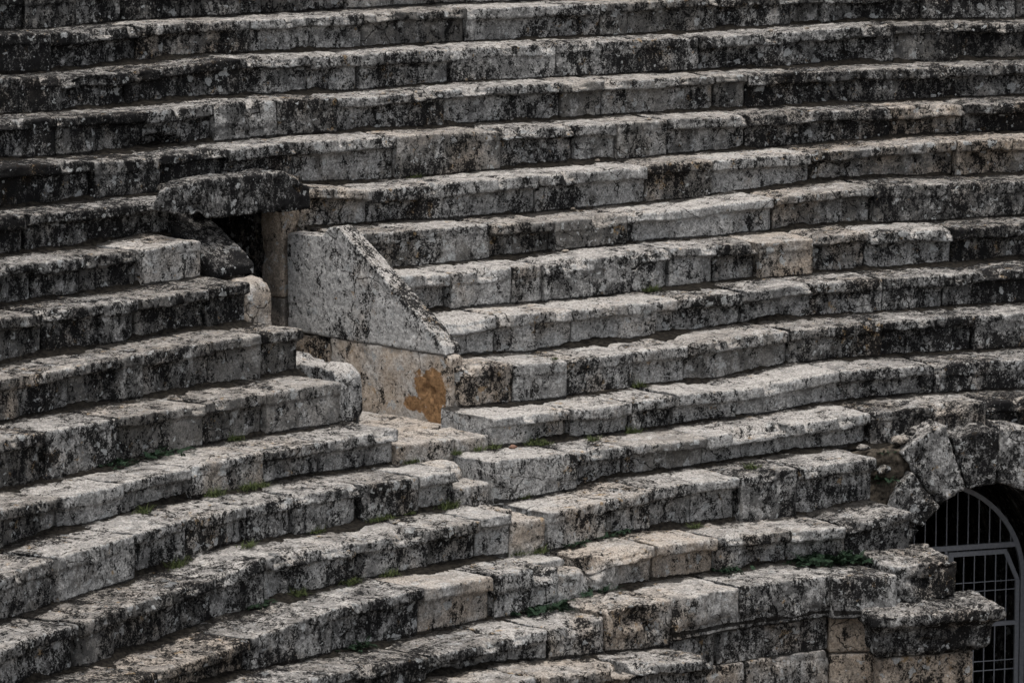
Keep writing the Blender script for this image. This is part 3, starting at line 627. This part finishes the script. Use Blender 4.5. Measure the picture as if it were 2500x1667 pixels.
# ---- arch of the lower passage. local frame: u to the right along the face, w into the hill
AG = Vector((-12.852, 14.683, 0)); ang = radians(38.4006); AU = Vector((cos(ang), sin(ang), 0)); AW = Vector((-sin(ang), cos(ang), 0))
def fa(u, z, w_): return AG + AU * u + AW * w_ + Vector((0, 0, z))
CU, CZ, RI = .285, -3.435, .97
jt = [168, 149, 129, 107.5, 86, 63, 40, 17, -6]
ext = [1.45, 1.50, 1.78, 1.60, 1.62, 1.62, 1.6, 1.6]
vlab = ["lowest arch stone at the left foot of the arch", "second arch stone from the left, black and white, leaning over the gate",
        "third arch stone from the left, with a broad white-speckled top", "fourth arch stone, dark with white blotches, near the crown",
        "fifth arch stone at the crown, pale on its left side", "sixth arch stone, right of the crown", "seventh arch stone, on the right haunch", "arch stone at the right foot of the arch"]
for i in range(len(jt) - 1):
    a1, a0 = radians(jt[i] - .55), radians(jt[i + 1] + .55)
    re = ext[i]; pts = []
    for t in range(4): a = a0 + (a1 - a0) * t / 3; pts.append((CU + RI * cos(a), CZ + RI * sin(a)))
    for t in range(4): a = a1 + (a0 - a1) * t / 3; pts.append((CU + re * cos(a), CZ + re * sin(a)))
    o = worn("arch_stone", prism(pts, fa, -1.30 - .04 * (i % 2), -.62), STONE, seed=80 + i, smooth=3, amp=1.35)
    toned(o, [.45, .5, .45, .75, .55, .6, .6, .6][i], .15, .8); tag(o, vlab[i], "arch stone", "wedge stones of the arch")
for s_ in (-1, 1):       # upright courses under the springing
    u0 = CU + RI if s_ > 0 else CU - RI - .55
    o = worn("arch_jamb", box(lambda x, y, z: fa(x, z, y), (u0, -1.3, -6.0), (u0 + .55, -.62, CZ + (RI * sin(radians(-6)) if s_ > 0 else RI * sin(radians(168))) - .01)), STONE, voxel=.035, seed=90 + s_, amp=.8)
    toned(o, .5, .4, .4); tag(o, "%s upright jamb under the arch" % ("right" if s_ > 0 else "left"), "arch jamb")
# vault behind the arch
v = []; f = []
RV, VC = 1.52, -3.92; pts = [(-RV, -6.05)] + [(-RV * cos(pi * t / 24), VC + RV * sin(pi * t / 24)) for t in range(25)] + [(RV, -6.05)]
outer = [(x * 1.25, VC + (z - VC) * 1.2 if z > VC else z) for x, z in pts]
nw = 14
for i in range(nw + 1):
    w_ = -.66 + i * .62
    for x, z in pts: v.append(fa(x, z, w_) + Vector((0, 0, .03 * noise.noise(Vector((x * 3, z * 3, w_ * 2))))))
m_ = len(pts)
for i in range(nw):
    for j in range(m_ - 1): f.append((i * m_ + j, i * m_ + j + 1, i * m_ + m_ + j + 1, i * m_ + m_ + j))
b0 = len(v)
for x, z in outer: v.append(fa(x, z, -.66))
for j in range(m_ - 1): f.append((j + 1, j, b0 + j, b0 + j + 1))
c0 = len(v); v += [fa(-RV, -6.05, 8.0), fa(RV, -6.05, 8.0), fa(RV, VC + RV, 8.0), fa(-RV, VC + RV, 8.0)]; f.append((c0, c0 + 1, c0 + 2, c0 + 3))
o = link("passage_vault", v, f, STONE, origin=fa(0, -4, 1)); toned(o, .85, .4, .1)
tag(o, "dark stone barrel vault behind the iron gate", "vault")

# ---- iron gate
gate = bpy.data.objects.new("iron_gate", None); COL.objects.link(gate); gate.location = fa(.0, -6.0, 0)
tag(gate, "grey iron gate of thin upright bars with an arched top, inside the arch", "gate")
gate_inv = gate.location.copy()
def gpart(name, v, f, par=gate, off=None):
    base = gate_inv
    return link_local(name, v, f, par, base)
def link_local(name, v, f, par, base):
    me = bpy.data.meshes.new(name); me.from_pydata([tuple(Vector(x) - base) for x in v], [], f); me.materials.append(IRON); me.update()
    bm = bmesh.new(); bm.from_mesh(me); bmesh.ops.recalc_face_normals(bm, faces=bm.faces); bm.to_mesh(me); bm.free()
    o = bpy.data.objects.new(name, me); COL.objects.link(o); o.parent = par; return o
def bar(u0, z0, u1, z1, wd, dp=.02, w_=0.0, name="bar", par=gate):
    d = Vector((u1 - u0, z1 - z0)); L = d.length; d /= L; p = Vector((-d.y, d.x)) * wd / 2
    q = [(u0 + p.x, z0 + p.y), (u0 - p.x, z0 - p.y), (u1 - p.x, z1 - p.y), (u1 + p.x, z1 + p.y)]
    v, f = prism(q, fa, w_ - dp / 2, w_ + dp / 2); return gpart(name, v, f, par)
def rod(u, z0, z1, r=.008, par=gate, name="upright_bar", horiz=None, w_=0):
    v = []; f = []
    for k in range(8):
        c, s = cos(k * pi / 4) * r, sin(k * pi / 4) * r
        if horiz is None: v += [fa(u + c, z0, w_ + s), fa(u + c, z1, w_ + s)]
        else: v += [fa(horiz[0], z0 + c, w_ + s), fa(horiz[1], z0 + c, w_ + s)]
    for k in range(8): j = (k + 1) % 8; f.append((2 * k, 2 * j, 2 * j + 1, 2 * k + 1))
    return gpart(name, v, f, par)
GR = 1.235
def band(r0, r1, a_0, a_1, cu, cz, w0, w1, n=40):
    v = []; f = []
    for i in range(n + 1):
        a = a_0 + (a_1 - a_0) * i / n
        for r in (r0, r1):
            for ww in (w0, w1): v.append(fa(cu + r * cos(a), cz + r * sin(a), ww))
    for i in range(n):
        b = i * 4
        for x, y in ((0, 1), (1, 3), (3, 2), (2, 0)): f.append((b + x, b + y, b + 4 + y, b + 4 + x))
    return v, f
v, f = band(GR - .025, GR + .03, 0, pi, 0, -3.94, -.025, .025)
for s_ in (1, -1):
    vb, fb = prism([(s_ * (GR - .025), -6.0), (s_ * (GR + .03), -6.0), (s_ * (GR + .03), -3.94), (s_ * (GR - .025), -3.94)], fa, -.0251, .0251)
    k = len(v); v += vb; f += [tuple(i + k for i in ff) for ff in fb]
gpart("arched_frame", v, f)
bar(-1.13, -3.505, 1.14, -3.505, .06, .04, name="transom")
u = -1.218
for i in range(19):
    u = -1.2162 + i * .1351
    if abs(u) < 1.15: rod(u, -3.48, -3.94 + sqrt(GR ** 2 - u ** 2) - .03)
for side in (1, -1):
    leaf = gpart("gate_leaf", *prism([(side * .295, -5.95), (side * .355, -5.95), (side * .355, -3.555), (side * .295, -3.555)], fa, -.02, .02))
    bar(side * .355, -3.585, side * 1.03, -3.585, .055, .038, name="top_rail", par=leaf)
    bar(side * 1.02, -3.60, side * 1.17, -3.94, .05, .036, name="curved_stile", par=leaf)
    bar(side * 1.17, -3.94, side * 1.17, -5.95, .05, .038, name="outer_stile", par=leaf)
    bar(side * .355, -4.46, side * 1.145, -4.46, .05, .036, name="middle_rail", par=leaf)
    bar(side * .355, -5.92, side * 1.145, -5.92, .05, .036, name="bottom_rail", par=leaf)
    for i in range(5):
        uu = side * (.49 + i * .1351); rod(uu, -5.9, -3.6 if i < 5 else -3.7, par=leaf)
    for z in (-3.945, -4.055, -4.915, -5.03): rod(0, z, z, r=.007, par=leaf, name="cross_bar", horiz=(side * .355, side * 1.15), w_=.014)
bar(-.29, -3.585, .29, -3.585, .03, .036, name="lower_transom")
bar(.262, -6.0, .262, -3.54, .03, .036, name="centre_post")

# ---------------------------------------------------------------- ground: the soil bed the tiers sit on, the arena floor, the hill
def grid(name, fn, nu, nv, mat):
    v = [fn(i / nu, j / nv) for i in range(nu + 1) for j in range(nv + 1)]
    f = [(i * (nv + 1) + j, (i + 1) * (nv + 1) + j, (i + 1) * (nv + 1) + j + 1, i * (nv + 1) + j + 1) for i in range(nu) for j in range(nv)]
    return v, f
def bed(R0, R1, a0, a1, dz=-.1):
    def fn(i, j):
        r = R0 + (R1 - R0) * i; a = a0 + (a1 - a0) * j
        z = -(R_H + DEPTH - r) * RISE / DEPTH + dz
        p = pol(r, a - SHEAR * (r - R0) / r, z); p.z += .04 * noise.noise(p * 3) - .10; return p
    return fn
V = []; Fc = []
for args in ((15.2, 19.4, -1.9, -1.08), (17.0, 19.4, -1.085, -.86), (19.3, 28.5, -1.9, -1.128), (19.3, 28.5, -1.0, -.3), (18.75, 19.3, -.87, -.3), (23.3, 28.5, -1.14, -.98)):
    v, f = grid('g', bed(*args), 30, 90, SOIL); k = len(V); V += v; Fc += [tuple(i + k for i in ff) for ff in f]
o = link("ground", V, Fc, SOIL); tag(o, "dark soil bed under the stone tiers", "ground", kind="structure")
v, f = grid('g', lambda i, j: Vector((-600 + 1200 * i, -600 + 1200 * j, -6.0)), 8, 8, EARTH)
o = link("arena_floor", v, f, EARTH); tag(o, "earth floor of the arena below the tiers", "ground", kind="structure")
v, f = grid('g', lambda i, j: pol(28.4 + 500 * i ** 2, -1.9 + 1.6 * j, 4.6 + 60 * i), 20, 20, EARTH)
o = link("hill", v, f, EARTH); tag(o, "hill slope behind the theatre", "hill", kind="structure")

# rubble and earth behind the arch stones
fill = [(-1.62, -2.02), (-1.05, -1.92), (-.45, -1.90), (.3, -1.98), (3.0, -2.0), (3.0, -2.6), (1.9, -3.2), (1.9, -3.6), (-.9, -3.6), (-1.15, -2.8), (-1.55, -2.55)]
o = worn("earth_fill", prism([(-1.62, -2.10), (-1.05, -2.02), (-.6, -2.02), (-.45, -2.14), (-.75, -2.4), (-.95, -2.75), (-1.2, -2.85), (-1.6, -2.6)], fa, -1.22, -.5), SOIL2, seed=95, amp=2.2, smooth=8)
tag(o, "bank of brown earth between the tier end and the arch", "earth", kind="structure")
o = worn("earth_fill", prism([(-.75, -2.12), (-.3, -2.02), (3.0, -2.05), (3.0, -2.5), (1.4, -2.38), (-.6, -2.38)], fa, -.9, -.2), SOIL2, seed=96, amp=1.6, smooth=6, voxel=.03)
tag(o, "earth packed behind the arch stones", "earth", kind="structure")
def rock(p, r, seed, mat=PEB, name="pebble", flat=.7):
    bm = bmesh.new(); bmesh.ops.create_icosphere(bm, subdivisions=3, radius=1)
    rr = random.Random(seed); sx, sy = rr.uniform(.8, 1.4), rr.uniform(.7, 1.1)
    for v in bm.verts:
        c = v.co.copy(); d = 1 + .35 * noise.noise(c * 1.3 + Vector((seed, 0, 0))) + .12 * noise.noise(c * 4 + Vector((0, seed, 0)))
        v.co = Vector((c.x * sx, c.y * sy, c.z * flat)) * d * r
    me = bpy.data.meshes.new(name); bm.to_mesh(me); bm.free(); me.materials.append(mat)
    me.polygons.foreach_set("use_smooth", [True] * len(me.polygons))
    o = bpy.data.objects.new(name, me); COL.objects.link(o); o.location = p; o.rotation_euler = (0, 0, rr.uniform(0, 6)); return o
for i, (u, z, w_, r, lab) in enumerate(((-1.2, -1.98, -1.15, .07, "small tan rubble stone in the earth left of the arch"), (-.72, -1.93, -1.1, .13, "larger tan rubble stone above the third arch stone"),
                                  (-1.0, -2.22, -1.28, .10, "mossy rubble stone beside the second arch stone"), (-.55, -1.88, -1.0, .10, "grey rubble stone wedged under the tier above the arch"))):
    o = rock(fa(u, z, w_), r, 40 + i, STONE, "rubble_stone", flat=.5); toned(o, .35 if i < 2 else .7, .6 if i < 2 else .3, .3); tag(o, lab, "rubble stone", "rubble beside the arch")

TN = {k: ORD[i + 1] for i, k in enumerate('ABCDEFGHIJKLMNOP')}
def place_words(a, k):
    t = "the %s tier" % TN[k]
    if a < -1.16: w_ = "near the left edge"
    elif a < -1.10: w_ = "left of the passage"
    elif a < -1.06: w_ = "just left of the stair"
    elif a < -1.0: w_ = "beside the stair"
    elif a < -.93: w_ = "just right of the stair"
    elif a < -.82: w_ = "right of the centre"
    elif a < -.72: w_ = "toward the right"
    else: w_ = "near the right edge"
    return t, w_
used = {}
for i, (a, r, z, k) in enumerate(PEBBLES):
    brick = (i == 7)
    o = rock(pol(r, a, z + .015), .028 if not brick else .042, i, BRICK if brick else PEB, flat=.6)
    t, w_ = place_words(a, k)
    lab = "small %s lying on %s, %s" % ("reddish brick fragment" if brick else random.choice(("loose pebble", "grey pebble")), t, w_)
    if lab in used: lab = lab.replace("small", "another small")
    used[lab] = 1; tag(o, lab, "brick piece" if brick else "pebble", "loose pebbles on the tiers")

# ---------------------------------------------------------------- weeds
def weed(p, size, kind, seed, out):
    rr = random.Random(seed); V = []; F = []
    def quad(b, d, side, L, wd, bend):
        n = 3; prev = None
        for i in range(n + 1):
            t = i / n; c = b + d * L * t + Vector((0, 0, -bend * L * t * t)); hw = side * wd * (1 - t * .85) * (.6 + .8 * t if t < .5 else 1)
            V.append(c - hw); V.append(c + hw); k = len(V)
            if prev is not None: F.append((prev, prev + 1, k - 1, k - 2))
            prev = k - 2
    if kind == 'g':
        for _ in range(int(110 * size)):
            a = rr.uniform(0, 6.28); d = Vector((cos(a) * rr.uniform(.2, .9), sin(a) * rr.uniform(.2, .9), rr.uniform(.35, 1))).normalized()
            b = p + Vector((rr.gauss(0, .032), rr.gauss(0, .032), -.01)) * size + out * rr.gauss(0, .03) * size
            quad(b, d, Vector((-sin(a), cos(a), 0)), rr.uniform(.05, .13) * size, .0055, rr.uniform(.1, .7))
    else:
        for _ in range(int(20 * size)):       # fronds with small leaflets
            a = rr.uniform(0, 6.28); d = Vector((cos(a), sin(a), rr.uniform(.3, 1.2))).normalized()
            b = p + Vector((rr.gauss(0, .05), rr.gauss(0, .05), 0)) * size; L = rr.uniform(.05, .12) * size; bend = rr.uniform(.2, .8)
            side = Vector((-sin(a), cos(a), 0)); quad(b, d, side, L, .002, bend)
            for i in range(9):
                t = .15 + .8 * i / 9; c = b + d * L * t + Vector((0, 0, -bend * L * t * t))
                for s_ in (-1, 1):
                    ld = (side * s_ + d * .5 + Vector((0, 0, rr.uniform(-.4, .3)))).normalized(); ll = .017 * size * (1 - t * .6)
                    up_ = d.cross(ld).normalized() * 0 + d * ll * .42
                    k = len(V); V.extend([c, c + ld * ll * .6 - up_, c + ld * ll, c + ld * ll * .6 + up_]); F.append((k, k + 1, k + 2, k + 3))
    return V, F
wc_ = {}
for i, (a, r, z, size, kind, k) in enumerate(WEEDS):
    p = pol(r - .02, a, z + .012); tang = Vector((cos(a), -sin(a), 0))
    V_, F_ = weed(p, size * (1.0 if kind == 'g' else 1.45), kind, 500 + i, tang)
    nm = "grass_tuft" if kind == 'g' else "fern"
    o = link(nm, V_, F_, LEAF if kind == 'g' else DLEAF, smooth=False, origin=p)
    t, w_ = place_words(a, k); base = ("light green tuft" if kind == 'g' else "dark leafy weed") + " on %s, %s" % (t, w_)
    n_ = wc_.get(base, 0); wc_[base] = n_ + 1
    tag(o, base, "grass tuft" if kind == 'g' else "weed", "weeds growing at the foot of the tiers"); o["_b"] = base; o["_x"] = a
# weeds that share a place are told apart by their order from the left
byb = {}
for o in COL.objects:
    if "_b" in o: byb.setdefault(o["_b"], []).append(o)
for b, l in byb.items():
    l.sort(key=lambda o: o["_x"])
    if len(l) > 1:
        for i, o in enumerate(l): o["label"] = "%s %s" % (ORD[i + 1], b)
    for o in l: del o["_b"]; del o["_x"]
for i, (u, z, w_, s_) in enumerate(((-1.0, -2.35, -1.32, 1.5), (-.95, -2.05, -1.22, 1.0))):
    p = fa(u, z, w_); V_, F_ = weed(p, s_, 'f', 900 + i, AU); o = link("fern", V_, F_, DLEAF, smooth=False, origin=p)
    tag(o, ("dark weed growing low in the earth left of the arch", "dark weed growing high in the earth beside the arch stones")[i], "weed", "weeds growing at the foot of the tiers")
